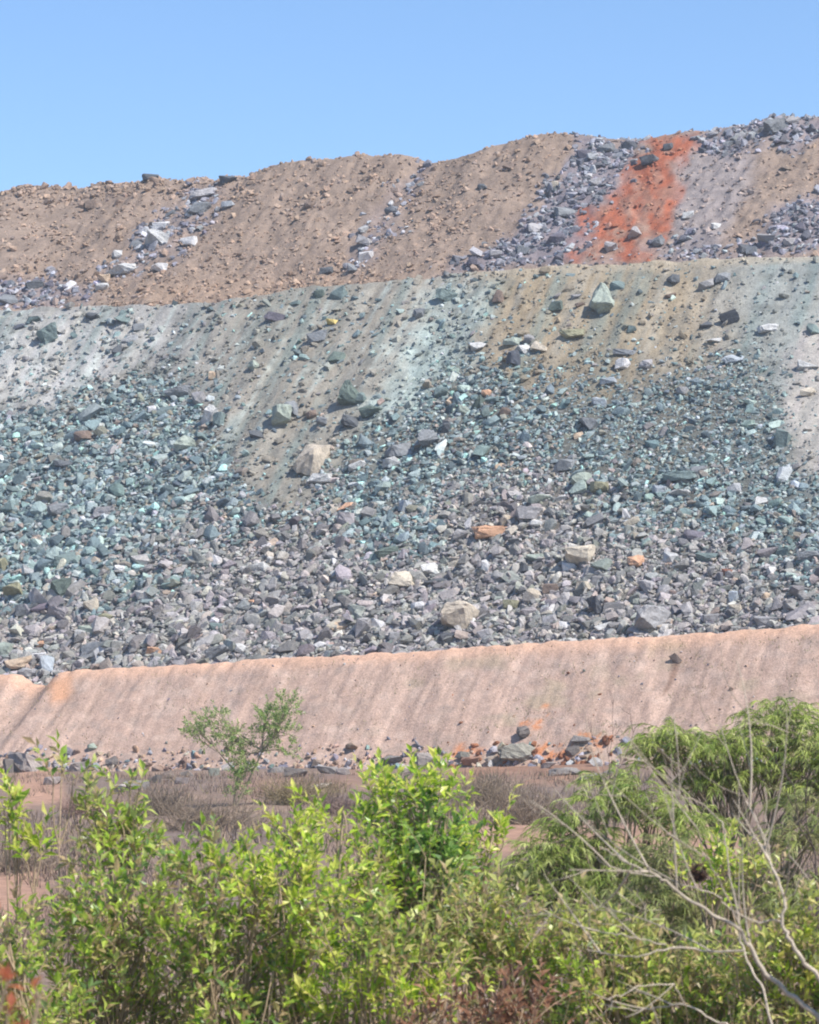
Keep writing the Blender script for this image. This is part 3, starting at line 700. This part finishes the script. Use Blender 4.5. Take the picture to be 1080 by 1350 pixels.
def shrub(name, label, cat, base_px, D, lobes, tone, group=None, leaf=.1, dens=.66, wood=(172,150,124), nleaf=13, seed=0, shoot_len=.34, up=.75, tones=None, trunk_r=.022, nmin=4, forks=None):
    rng = np.random.default_rng(seed + 500)
    x0 = (base_px - 540) / F * D; z0 = float(ground_z(np.array(x0), np.array(float(D))))
    root = thing(name, (x0, D, z0), label, cat, group); org = np.array([x0, D, z0])
    fol, tw = Geo(), Geo(); wc = lin(wood)
    base = org - np.array([0, 0, .1]); k = D / F
    fk = [world(a, b, D) for a, b in forks] if forks else None
    for q in fk or []: tube(tw, bez(base, q, rng, 9, .05), trunk_r * 1.5, trunk_r, wc, 7)
    for li, lb in enumerate(lobes):
        lx, ly, rx, ry = lb[:4]; tn = lb[4] if len(lb) > 4 else tone
        c = world(lx, ly, D) + np.array([0, rng.uniform(-.5, .5) * rx * k, 0]); r = np.array([rx, (rx + ry) * .55, ry]) * k
        b0 = base + np.array([rng.normal() * .06, rng.normal() * .06, 0])
        if fk: b0 = min(fk, key=lambda q: np.linalg.norm(q - c))
        stem = bez(b0, c + np.array([0, 0, -r[2] * .2]), rng, 9, .07)
        tube(tw, stem, trunk_r, min(.009, trunk_r * .5), wc * rng.uniform(.8, 1.1), 6)
        nsh = max(nmin, int(dens * rx * ry / 62.0 * (D / 25.0) ** 2 * (.115 / leaf) ** 1.2))
        for s in range(nsh):
            q = unit(rng.normal(size=3)) * rng.random() ** .45
            q = q * (1 + .35 * fbm(np.array(q[0] * 2 + li * 3.1 + seed), np.array(q[2] * 2 + q[1]), 3))
            o_ = c + q * r - np.array([0, 0, shoot_len * .45])
            d = unit(q * .75 + np.array([0, 0, up]) + rng.normal(scale=.28, size=3))
            shoot(fol, tw, o_, d, shoot_len * rng.uniform(.6, 1.25), nleaf + int(rng.integers(-3, 4)), leaf, tn, rng, k, wc)
            if s % 2 == 0:
                near = stem[rng.integers(4, 9)]
                tube(tw, bez(near, o_, rng, 4, .1), .009, .005, wc * rng.uniform(.75, 1.1), 4)
    fol.build('foliage', M_LEAF, root, org); tw.build('stem', M_BARK, root, org, smooth_shade=True)
    return root

GS = 'leafy green shrubs across the foreground'
S_ = shrub
S_('sapling', 'thin sapling with one bright leaf tuft at the far left edge', 'sapling', 30, 27, [(22,1050,22,12),(6,1066,12,10),(48,1112,22,22)], 'bright', GS, dens=1.1, trunk_r=.012, seed=1, leaf=.12, shoot_len=.22, nleaf=11)
S_('sapling', 'airy sapling with several leaf tufts against the pink bank, second from the left', 'sapling', 150, 26, [(82,1010,14,6),(172,1034,20,10),(105,1052,22,8,'olive'),(140,1056,20,8),(165,1092,40,22),(112,1112,16,14,'olive'),(172,1122,40,22)], 'mid', GS, dens=1.3, trunk_r=.012, seed=2, leaf=.11, shoot_len=.24, nleaf=11)
S_('shrub', 'broad mid green shrub below the airy sapling at the left', 'shrub', 150, 25, [(150,1175,70,42),(100,1240,66,46),(190,1235,75,50),(140,1310,100,48),(220,1320,80,50),(130,1400,120,50)], 'mid', GS, seed=3)
S_('shrub', 'large bright green shrub filling the left centre foreground', 'shrub', 330, 24.5, [(285,1125,46,28),(340,1160,70,40,'bright'),(290,1195,75,46),(395,1150,55,34,'bright'),(380,1215,80,46),(310,1262,85,46),(400,1290,70,48,'bright'),(340,1335,110,40),(330,1410,130,50)], 'mid', GS, seed=4)
S_('sapling', 'small yellow green tuft standing up behind the large bright shrub', 'sapling', 395, 28, [(396,1086,26,16),(375,1100,18,12),(395,1130,24,20)], 'bright', GS, dens=.9, seed=5)
S_('sapling', 'slender yellow tipped sapling just left of the tall dark shrub', 'sapling', 465, 26, [(452,1066,14,14),(470,1095,32,20),(478,1150,34,30,'mid'),(470,1190,34,26)], 'bright', GS, dens=.9, seed=6)
S_('shrub', 'tall dark green shrub with bright top in the centre', 'shrub', 550, 26.5, [(525,1038,40,24,'bright'),(572,1036,26,20,'bright'),(545,1075,52,32),(560,1120,50,36),(520,1145,36,34,'bright'),(555,1175,56,32),(560,1230,66,40,'olive')], 'dark', GS, dens=1.15, seed=7)
S_('sapling', 'short bright sapling in front of the bare pink soil', 'sapling', 650, 27, [(655,1078,22,14),(650,1098,20,12),(612,1130,26,26),(640,1150,26,24,'olive')], 'bright', GS, dens=.9, seed=8)
S_('shrub', 'bushy bright shrub at the bottom centre left of the brown shrub', 'shrub', 510, 24, [(480,1235,60,40),(545,1255,55,40,'olive'),(470,1300,70,44,'bright'),(550,1310,70,40,'bright'),(500,1390,110,50)], 'mid', GS, seed=9)
S_('shrub', 'olive leaved shrub between the dark shrub and the feathery tree', 'shrub', 660, 25.5, [(620,1205,50,34),(680,1215,60,36),(640,1262,70,36,'mid'),(710,1275,60,40,'mid'),(740,1340,70,40,'dark')], 'olive', GS, dens=.9, seed=10)
S_('shrub', 'dry shrub with reddish brown leaves at the bottom centre', 'shrub', 645, 23, [(620,1328,50,22),(690,1322,36,22),(560,1350,40,18),(650,1372,90,24)], 'brown', GS, leaf=.085, dens=.9, seed=11)
S_('shrub', 'dark mixed shrub under the bare branches at the bottom right', 'shrub', 880, 25, [(800,1300,60,46),(880,1300,70,50,'olive'),(960,1310,70,50),(840,1350,90,40,'dark'),(950,1380,130,50),(790,1230,46,36,'olive')], 'mid', GS, dens=1.0, seed=12)
S_('shrub', 'yellow green shrub in the bottom right corner', 'shrub', 1060, 24.5, [(1060,1230,46,46,'olive'),(1050,1290,50,44,'bright'),(1000,1250,44,36,'olive'),(1070,1345,60,44),(1120,1290,60,70)], 'olive', GS, dens=.95, seed=13)
S_('shrub', 'low green shrub in the bottom left corner', 'shrub', 40, 24, [(30,1280,46,40),(60,1330,60,36),(10,1220,30,24),(20,1380,80,40),(-40,1300,50,50)], 'mid', GS, seed=14)
S_('sapling', 'bright green sapling among the bare branches on the right', 'sapling', 960, 28, [(955,1128,40,22),(985,1150,30,22,'olive'),(930,1165,28,20)], 'bright', GS, dens=.8, seed=15)
S_('shrub', 'orange leaved sprig close up at the left edge', 'shrub', -260, 8.5, [(2,1190,8,10),(55,1304,9,12),(4,1286,12,12),(8,1328,10,12),(42,1352,14,8)], 'orange', None, leaf=.055, dens=.0, nleaf=5, seed=16, shoot_len=.035, trunk_r=.0018, nmin=1)
S_('young_tree', 'thin young tree with sparse pale foliage standing alone before the bank', 'tree', 308, 106, [(262,960,18,12),(284,940,20,9),(302,966,26,12),(318,992,12,18),(352,942,14,16),(378,928,15,16),(372,956,18,12),(346,972,12,12),(378,986,8,7),(312,1030,9,14),(325,1012,10,8)], 'pale', None, leaf=.12, dens=.75, nleaf=12, seed=17, shoot_len=.36, up=.3, trunk_r=.03, wood=(150,138,114), forks=[(314,1022),(346,990)])

# --- feathery drooping trees
def feather(name, label, base_px, D, lobes, seed, tone=((164,182,84),(190,202,108),(130,154,70),(214,218,144),(98,124,62)), dens=1.0, trunk=True):
    rng = np.random.default_rng(seed + 900); pal = lin(np.array(tone))
    x0 = (base_px - 540) / F * D; z0 = float(ground_z(np.array(x0), np.array(float(D))))
    org = np.array([x0, D, z0]); root = thing(name, org, label, 'tree', 'feathery drooping trees at the right')
    fol, tw = Geo(), Geo(); wc = lin((140, 128, 104)); k = D / F
    cs = [world(l[0], l[1], D) for l in lobes]; top = np.mean(cs, 0)
    fork = org * .45 + top * .55; fork[2] = min(fork[2], top[2] - .4)
    tube(tw, bez(org - np.array([0, 0, .1]), fork, rng, 9, .04), .05, .028, wc, 8)
    for li, (lx, ly, rx, ry) in enumerate(lobes):
        c = cs[li] + np.array([0, rng.uniform(-.6, .6) * rx * k, 0]); r = np.array([rx, (rx + ry) * .5, ry]) * k
        br = bez(fork, c + np.array([0, 0, -.1 * r[2]]), rng, 8, .1); tube(tw, br, .013, .005, wc * rng.uniform(.8, 1.15), 6)
        ns = max(5, int(dens * rx * ry / 20.0 * (D / 30.) ** 2))
        for s in range(ns):
            q = unit(rng.normal(size=3)) * rng.random() ** .5
            st = c + q * r * .85
            h = unit(np.array([q[0] + rng.normal() * .5, q[1] + rng.normal() * .5, .35 + .4 * rng.random()]))
            Ls = rng.uniform(.2, .44); m = 5; t = np.linspace(0, 1, m)
            arc = st + h * (Ls * t)[:, None] + np.array([0, 0, -1.0]) * (Ls * .55 * t ** 2.2)[:, None]
            tube(tw, arc, .005, .002, lin((126, 124, 84)), 3)
            if s % 3 == 0: tube(tw, bez(br[rng.integers(3, 8)], st, rng, 4, .1), .010, .005, wc, 4)
            nn = int(rng.integers(16, 26)); tt = rng.uniform(.05, 1, nn)
            pos = st + h * (Ls * tt)[:, None] + np.array([0, 0, -1.0]) * (Ls * .55 * tt ** 2.2)[:, None]
            along = unit(h + np.array([0, 0, -1.2]) * (tt ** 1.2)[:, None])
            sd = unit(np.cross(along, np.array([0, 0, 1.0])) + 1e-4)
            side = rng.choice([-1, 1], nn)[:, None]
            d0 = unit(along * .75 + sd * side * .45 + np.array([0, 0, -.25]) + rng.normal(scale=.16, size=(nn, 3)))
            Ln = rng.uniform(.08, .16, nn); wd = rng.uniform(.005, .009, nn)[:, None]
            p1 = pos + d0 * (Ln * .5)[:, None]; d1 = unit(d0 + np.array([0, 0, -.75])); p2 = p1 + d1 * (Ln * .5)[:, None]
            sv = unit(np.cross(d0, rng.normal(size=(nn, 3))))
            V = np.stack([pos - sv * wd * .4, pos + sv * wd * .4, p1 - sv * wd * .5, p1 + sv * wd * .5, p2], 1).reshape(-1, 3)
            T = (np.array([[0, 1, 3], [0, 3, 2], [2, 3, 4]])[None] + (np.arange(nn) * 5)[:, None, None]).reshape(-1, 3)
            cshoot = pal[rng.integers(0, len(pal))] * rng.uniform(.8, 1.15)
            cc = (cshoot * .6 + pal[rng.integers(0, len(pal), nn)] * .4) * rng.uniform(.8, 1.2, (nn, 1))
            fol.add(V, T, np.repeat(cc, 5, 0))
    fol.build('crown', M_FEATHER, root, org); tw.build('trunk', M_BARK, root, org, smooth_shade=True)
feather('feathery_tree', 'tallest feathery tree with drooping crown against the bank at the right', 990, 36, [(1030,950,52,30),(985,985,50,26),(930,990,46,24),(880,978,44,26),(862,1000,26,22),(1065,990,46,34),(975,1025,60,26),(930,1035,40,24),(1070,1040,40,30),(1130,1000,60,50)], 1)
feather('feathery_tree', 'smaller feathery tree with arching tufts left of the tallest one', 812, 32, [(842,1042,34,24),(800,1032,26,12),(790,1060,34,16),(860,1072,40,22),(760,1092,46,20),(720,1130,44,28),(770,1120,38,24),(905,1090,44,24),(700,1165,44,28),(760,1170,50,32),(820,1150,50,34)], 2)
feather('feathery_tree', 'low sparse feathery tree behind the bare grey branches', 950, 29, [(1060,1060,36,22),(1050,1110,44,34),(880,1130,44,30),(860,1190,56,40),(930,1210,56,40),(990,1190,50,36),(780,1220,50,36),(1050,1175,40,36),(900,1260,70,40)], 3, tone=((160,170,98),(140,154,88),(182,186,124),(118,132,78),(172,162,118)), dens=.8)

# --- bare trees
def bare(name, label, cat, D, paths, base, r, seed, wood=(188,174,154), twigs=3, group=None, tw_len=(.25, .6)):
    rng = np.random.default_rng(seed + 77); k = D / F
    x0 = (base - 540) / F * D; z0 = float(ground_z(np.array(x0), np.array(float(D)))); org = np.array([x0, D, z0])
    root = thing(name, org, label, cat, group); g = Geo(); g2 = g if cat == 'sapling' else Geo(); wc = lin(wood)
    for pi, (pts, ra, rb) in enumerate(paths):
        m = len(pts); off = rng.normal() * .25
        dz = np.cumsum(rng.normal(scale=.05, size=m)) + np.linspace(0, off, m)
        P = np.array([world(a, b, D) for a, b in pts]) + np.stack([0 * dz, dz * (pi > 0), 0 * dz], 1)
        t = np.linspace(0, m - 1, m * 4); P = np.stack([np.interp(t, np.arange(m), P[:, i]) for i in range(3)], 1)
        P[1:-1] += rng.normal(scale=.005, size=P[1:-1].shape)
        tube(g, P, ra * .52, max(rb * .55, .002), wc * rng.uniform(.8, 1.12), 7)
        for _ in range(int(twigs * m / 2)):
            i = int(rng.integers(len(P) // 5, len(P))); i = min(i, len(P) - 2); d = unit(P[i + 1] - P[i])
            dd = unit(d * .8 + rng.normal(scale=.5, size=3) + np.array([-.1, 0, .5])); Lt = rng.uniform(*tw_len)
            e = P[i] + dd * Lt; bz = bez(P[i], e, rng, 6, .05)
            tube(g2, bz, min(.0065, rb * 1.2), .0018, wc * rng.uniform(.7, 1.1), 4)
            for __ in range(2):
                j = int(rng.integers(1, 5)); e2 = bz[j] + unit(dd + rng.normal(scale=.6, size=3)) * Lt * .5
                tube(g2, bez(bz[j], e2, rng, 4, .1), .0035, .0014, wc * rng.uniform(.7, 1.1), 3)
    g.build('trunk', M_BARK, root, org, smooth_shade=True)
    if g2 is not g: g2.build('twigs', M_BARK, root, org, smooth_shade=True)
    return root
bare('bare_tree', 'leafless grey tree reaching in from the bottom right corner', 'tree', 17.5, [
    ([(1170,2080),(1160,1700),(1120,1420),(1080,1342),(1040,1310),(1010,1285),(985,1245),(975,1225),(940,1205),(905,1185),(880,1165),(870,1155),(845,1146),(815,1130),(790,1116)], .035, .006),
    ([(870,1156),(840,1150),(800,1140),(783,1126)], .007, .004),
    ([(980,1252),(930,1252),(880,1247),(840,1257),(800,1256),(772,1250)], .013, .005),
    ([(880,1247),(850,1240),(820,1230),(790,1224),(764,1219)], .009, .004),
    ([(1150,1620),(1130,1400),(1080,1290),(1056,1265),(1036,1232),(1029,1215),(1034,1190),(1026,1160),(1014,1130),(1010,1108),(1000,1080),(988,1058)], .028, .005),
    ([(1029,1215),(990,1214),(952,1190),(940,1175),(905,1168),(880,1156)], .009, .004),
    ([(1028,1385),(1012,1312),(996,1276),(985,1246)], .014, .008),
    ([(990,1420),(960,1352),(940,1345),(906,1326),(862,1338),(838,1338),(795,1328)], .012, .004),
    ([(906,1326),(882,1290),(835,1292),(795,1304)], .008, .003),
    ([(985,1246),(960,1190),(938,1150),(921,1118),(905,1080)], .008, .003),
    ([(1034,1190),(1060,1150),(1078,1140)], .007, .003),
    ([(1018,1136),(1018,1100),(1019,1042)], .007, .003),
    ([(975,1225),(960,1120),(952,1085),(930,1062),(905,1052),(878,1041)], .009, .003)], 1170, .03, 1, twigs=.85, tw_len=(.35, .9))
bare('bare_sapling', 'thin leafless sapling before the bank between the rocks and feathery tree', 'sapling', 34, [
    ([(812,1420),(812,1200),(808,1060),(803,1010),(799,960)], .018, .004), ([(808,1060),(792,1000),(782,965)], .007, .003), ([(806,1040),(822,1000),(836,958)], .007, .003), ([(803,1000),(808,970),(812,950)], .005, .002)], 812, .02, 2, wood=(130,112,104), twigs=1.4, tw_len=(.15, .35))
bare('bare_sapling', 'dark stemmed leafless sapling at the right edge', 'sapling', 26, [
    ([(1074,1600),(1076,1300),(1076,1130),(1064,1090),(1062,1050)], .018, .005), ([(1074,1120),(1050,1085),(1046,1050),(1042,1030)], .01, .003), ([(1070,1100),(1082,1080),(1088,1050)], .008, .003)], 1074, .02, 3, wood=(96,84,78), twigs=1.6, tw_len=(.2, .4))
# dead leaf clump caught in the branches
rng = np.random.default_rng(5); g = Geo(); c0 = world(921, 1150, 18.2); n = 260
q = unit(rng.normal(size=(n, 3))) * rng.random((n, 1)) ** .4; pos = c0 + q * np.array([.035, .035, .04])
leaves(g, pos, unit(q + np.array([0, 0, -.4])), unit(rng.normal(size=(n, 3))), rng.uniform(.02, .04, n), rng.uniform(.008, .016, n), pick([(84,66,56),(104,80,64),(66,54,50)], [1, 1, 1], n, rng))
o = g.build('leaf_clump', M_DRY); tag(o, 'dark brown clump of dead leaves caught among the bare branches', 'leaf clump')

# --- dry brush and grass
def brush(label, px_, py_base, w, h, seed, wood=(128,112,112), n=300, tuft=None):
    D = ground_hit(px_, py_base); rng = np.random.default_rng(seed + 300); k = D / F
    x0 = (px_ - 540) / F * D; org = np.array([x0, D, float(ground_z(np.array(x0), np.array(D)))])
    root = thing('dry_bush', org, label, 'dry bush', 'dry grey bushes on the open ground'); g = Geo(); g2 = Geo(); wc = lin(wood)
    for i in range(n):
        b = org + np.array([rng.normal() * w * k * .16, rng.normal() * w * k * .14, -.03])
        a = rng.uniform(0, 6.3); rr = rng.random() ** .6
        e = b + np.array([math.cos(a) * rr * w * k * .42, math.sin(a) * rr * w * k * .35, h * k * rng.uniform(.35, 1.0) * (1 - .35 * rr)])
        c = wc * rng.uniform(.8, 1.6)
        tube(g if i % 3 else g2, bez(b, e, rng, 5, .12), .011, .005, c, 3)
        if i % 2:
            for _ in range(2):
                m = b + (e - b) * rng.uniform(.4, .9); tube(g2, bez(m, m + rng.normal(size=3) * h * k * .16 + np.array([0, 0, h * k * .1]), rng, 3, .1), .007, .004, c, 3)
    g.build('stem', M_DRY, root, org); g2.build('twigs', M_DRY, root, org)
brush('purplish grey dry bush right of the tall dark shrub', 690, 1088, 150, 74, 1, (142,126,108))
brush('pale twiggy dry bush just behind the purplish grey one', 640, 1062, 110, 60, 2, (150,134,114))
brush('wide dark dry bush around the foot of the thin young tree', 275, 1094, 190, 58, 3, (140,124,106))
brush('olive brown dry bush right of the thin young tree', 395, 1060, 130, 48, 4, (142,128,98))
brush('grey dry bush right of the airy sapling', 215, 1075, 90, 50, 5, (138,124,108))
brush('low dry bush at the far left edge', 25, 1150, 120, 44, 6, (134,118,102))
brush('reddish dry bush before the rocks at the left of the bank foot', 120, 1075, 90, 40, 7, (150,124,112))
brush('brown dry bush behind the slender yellow tipped sapling', 450, 1075, 110, 40, 8, (140,120,110))

def grass(name, label, px_, py_, hgt, col, rng, wdt=.018):
    n = len(px_)
    D = np.full(n, 140.0)
    for _ in range(40): D = -ground_z((px_ - 540) / F * D, D) * F / (py_ - HZ)
    x = (px_ - 540) / F * D
    b = np.stack([x, D, ground_z(x, D) - .02], 1)
    lean = rng.normal(scale=.35, size=(n, 3)); lean[:, 2] = 1; d = unit(lean); s = unit(np.cross(d, rng.normal(size=(n, 3))))
    w = wdt * rng.uniform(.6, 1.3, (n, 1)); hh = hgt * rng.uniform(.5, 1.3, (n, 1))
    V = np.stack([b - s * w, b + s * w, b + d * hh + rng.normal(scale=.08, size=(n, 3)) * hh], 1).reshape(-1, 3)
    o = mesh_obj(name, V, np.arange(n * 3).reshape(-1, 3), np.repeat(col, 3, 0), M_DRY)
    return tag(o, label, 'grass', kind='stuff')
rng = np.random.default_rng(21); n = 90000
gx = rng.uniform(-380, 1460, n); gy = 1022 + 260 * rng.random(n) ** 1.2
m = fbm(gx / 70, gy / 26, 4) + .25 * fbm(gx / 20, gy / 9, 2); kp = (m > -.12) & (polymask(gx, gy, [(620,1090),(760,1090),(860,1080),(980,1100),(980,1130),(640,1125)], 10, 14, 30) < .4)
gx, gy = gx[kp], gy[kp]
gc = pick([(150,130,114),(122,106,96),(160,138,116),(106,94,88),(148,136,102),(186,162,136)], [4, 4, 3, 3, 1.5, 1.5], len(gx), rng)
grass('dry_grass', 'dry mauve brown grass covering the ground before the bank', gx, gy, .30, gc, rng)
n = 5600; D = rng.uniform(21.5, 31, n); xx = rng.uniform(-.16, .16, n) * D; b = np.stack([xx, D, ground_z(xx, D)], 1)
hh = rng.uniform(.9, 2.9, (n, 1)) * (.6 + .6 * vn(xx * 1.3, D * .8))[:, None]; lean = rng.normal(scale=.13, size=(n, 3)); lean[:, 2] = 1; d = unit(lean); sv = unit(np.cross(d, rng.normal(size=(n, 3)))); bend = rng.normal(scale=.12, size=(n, 3)) * hh; bend[:, 2] = -np.abs(bend[:, 2])
m_ = b + d * hh * .55 + bend * .25; e_ = b + d * hh + bend; w_ = rng.uniform(.003, .007, (n, 1))
V = np.stack([b - sv * w_, b + sv * w_, m_ - sv * w_ * .8, m_ + sv * w_ * .8, e_], 1).reshape(-1, 3)
T = (np.array([[0, 1, 3], [0, 3, 2], [2, 3, 4]])[None] + (np.arange(n) * 5)[:, None, None]).reshape(-1, 3)
o = mesh_obj('dry_stalks', V, T, np.repeat(pick([(196,176,140),(176,154,120),(150,132,108),(168,168,110)], [3, 3, 2, 1], n, rng), 5, 0), M_DRY)
tag(o, 'tall dry tan stalks standing between the foreground shrubs', 'dry grass', kind='stuff')
# sparse tufts on the bank face
n = 9000; u = rng.uniform(-44, 24, n); v = rng.uniform(.3, 5.4, n); P = P_uv(u, v, bund_z); px, py = proj(P)
kp = (fbm(px / 40, py / 16, 4) > .12) & (rng.random(n) < .45 + .5 * smooth((px - 420) / 300)); P = P[kp]; n = len(P)
d = unit(np.array([-.2, -.45, .8]) + rng.normal(scale=.35, size=(n, 3))); s = unit(np.cross(d, rng.normal(size=(n, 3)))); hh = rng.uniform(.06, .17, (n, 1))
V = np.stack([P - s * .016, P + s * .016, P + d * hh], 1).reshape(-1, 3)
o = mesh_obj('bank_grass', V, np.arange(n * 3).reshape(-1, 3), np.repeat(pick([(150,146,104),(126,134,88),(166,146,116),(112,124,82)], [3, 2, 2, 2], n, rng), 3, 0), M_DRY)
tag(o, 'sparse dry tufts growing on the bank face', 'grass', kind='stuff')

# ------------------------------------------------------------------ air
m, t = nt('air'); out = N(t, 'ShaderNodeOutputMaterial'); pv = N(t, 'ShaderNodeVolumePrincipled')
pv.inputs['Density'].default_value = HAZE; pv.inputs['Color'].default_value = (.9, .95, 1, 1); pv.inputs['Anisotropy'].default_value = .3
t.links.new(pv.outputs[0], out.inputs['Volume'])
bx0 = np.array([[x, y, z] for x in (-710, 710) for y in (-210, 410) for z in (-12, 42)], float)
o = mesh_obj('haze', bx0, np.array([[0,1,3,2],[4,6,7,5],[0,4,5,1],[2,3,7,6],[0,2,6,4],[1,5,7,3]]), None, m)
tag(o, 'thin pale air over the whole quarry', 'haze', kind='stuff')

# ------------------------------------------------------------------ light, sky, camera
sun_dir = Vector((0.52, -0.36, 0.80)).normalized()
el = math.asin(sun_dir.z); az = math.atan2(sun_dir.x, sun_dir.y)
w = bpy.data.worlds.new('World'); scene.world = w; w.use_nodes = True
t = w.node_tree; bg = t.nodes['Background']
sky = t.nodes.new('ShaderNodeTexSky'); sky.sky_type = 'NISHITA'; sky.sun_disc = False
sky.sun_elevation = el; sky.sun_rotation = az; sky.altitude = 300; sky.air_density = 0.9; sky.dust_density = 0.0; sky.ozone_density = 6.5
t.links.new(sky.outputs[0], bg.inputs['Color']); bg.inputs['Strength'].default_value = 0.12
sd = bpy.data.lights.new('sun', 'SUN'); sd.energy = 4.4; sd.angle = math.radians(.53); sd.color = (1, .955, .89)
so = bpy.data.objects.new('sun', sd); COL.objects.link(so); so.rotation_euler = (-sun_dir).to_track_quat('-Z', 'Y').to_euler()

cam = bpy.data.cameras.new('camera'); co = bpy.data.objects.new('camera', cam); COL.objects.link(co)
co.location = (0, 0, 0); co.rotation_euler = (math.radians(90), 0, 0)
cam.sensor_fit = 'VERTICAL'; cam.sensor_height = 36; cam.sensor_width = 28.8; cam.lens = 36 * F / 1350
cam.shift_y = (HZ - 675) / 1350; cam.clip_end = 6000; cam.clip_start = .1
cam.dof.use_dof = True; cam.dof.focus_distance = 150; cam.dof.aperture_fstop = 8
scene.camera = co
vs_ = scene.view_settings
scene.display_settings.display_device = 'sRGB'
vs_.view_transform = 'Standard'; vs_.look = 'None'; vs_.gamma = 1; vs_.exposure = 0.62; vs_.use_curve_mapping = False
scene.cycles.filter_width = 2.0
scene.cycles.use_denoising = True
scene.cycles.max_bounces = 6
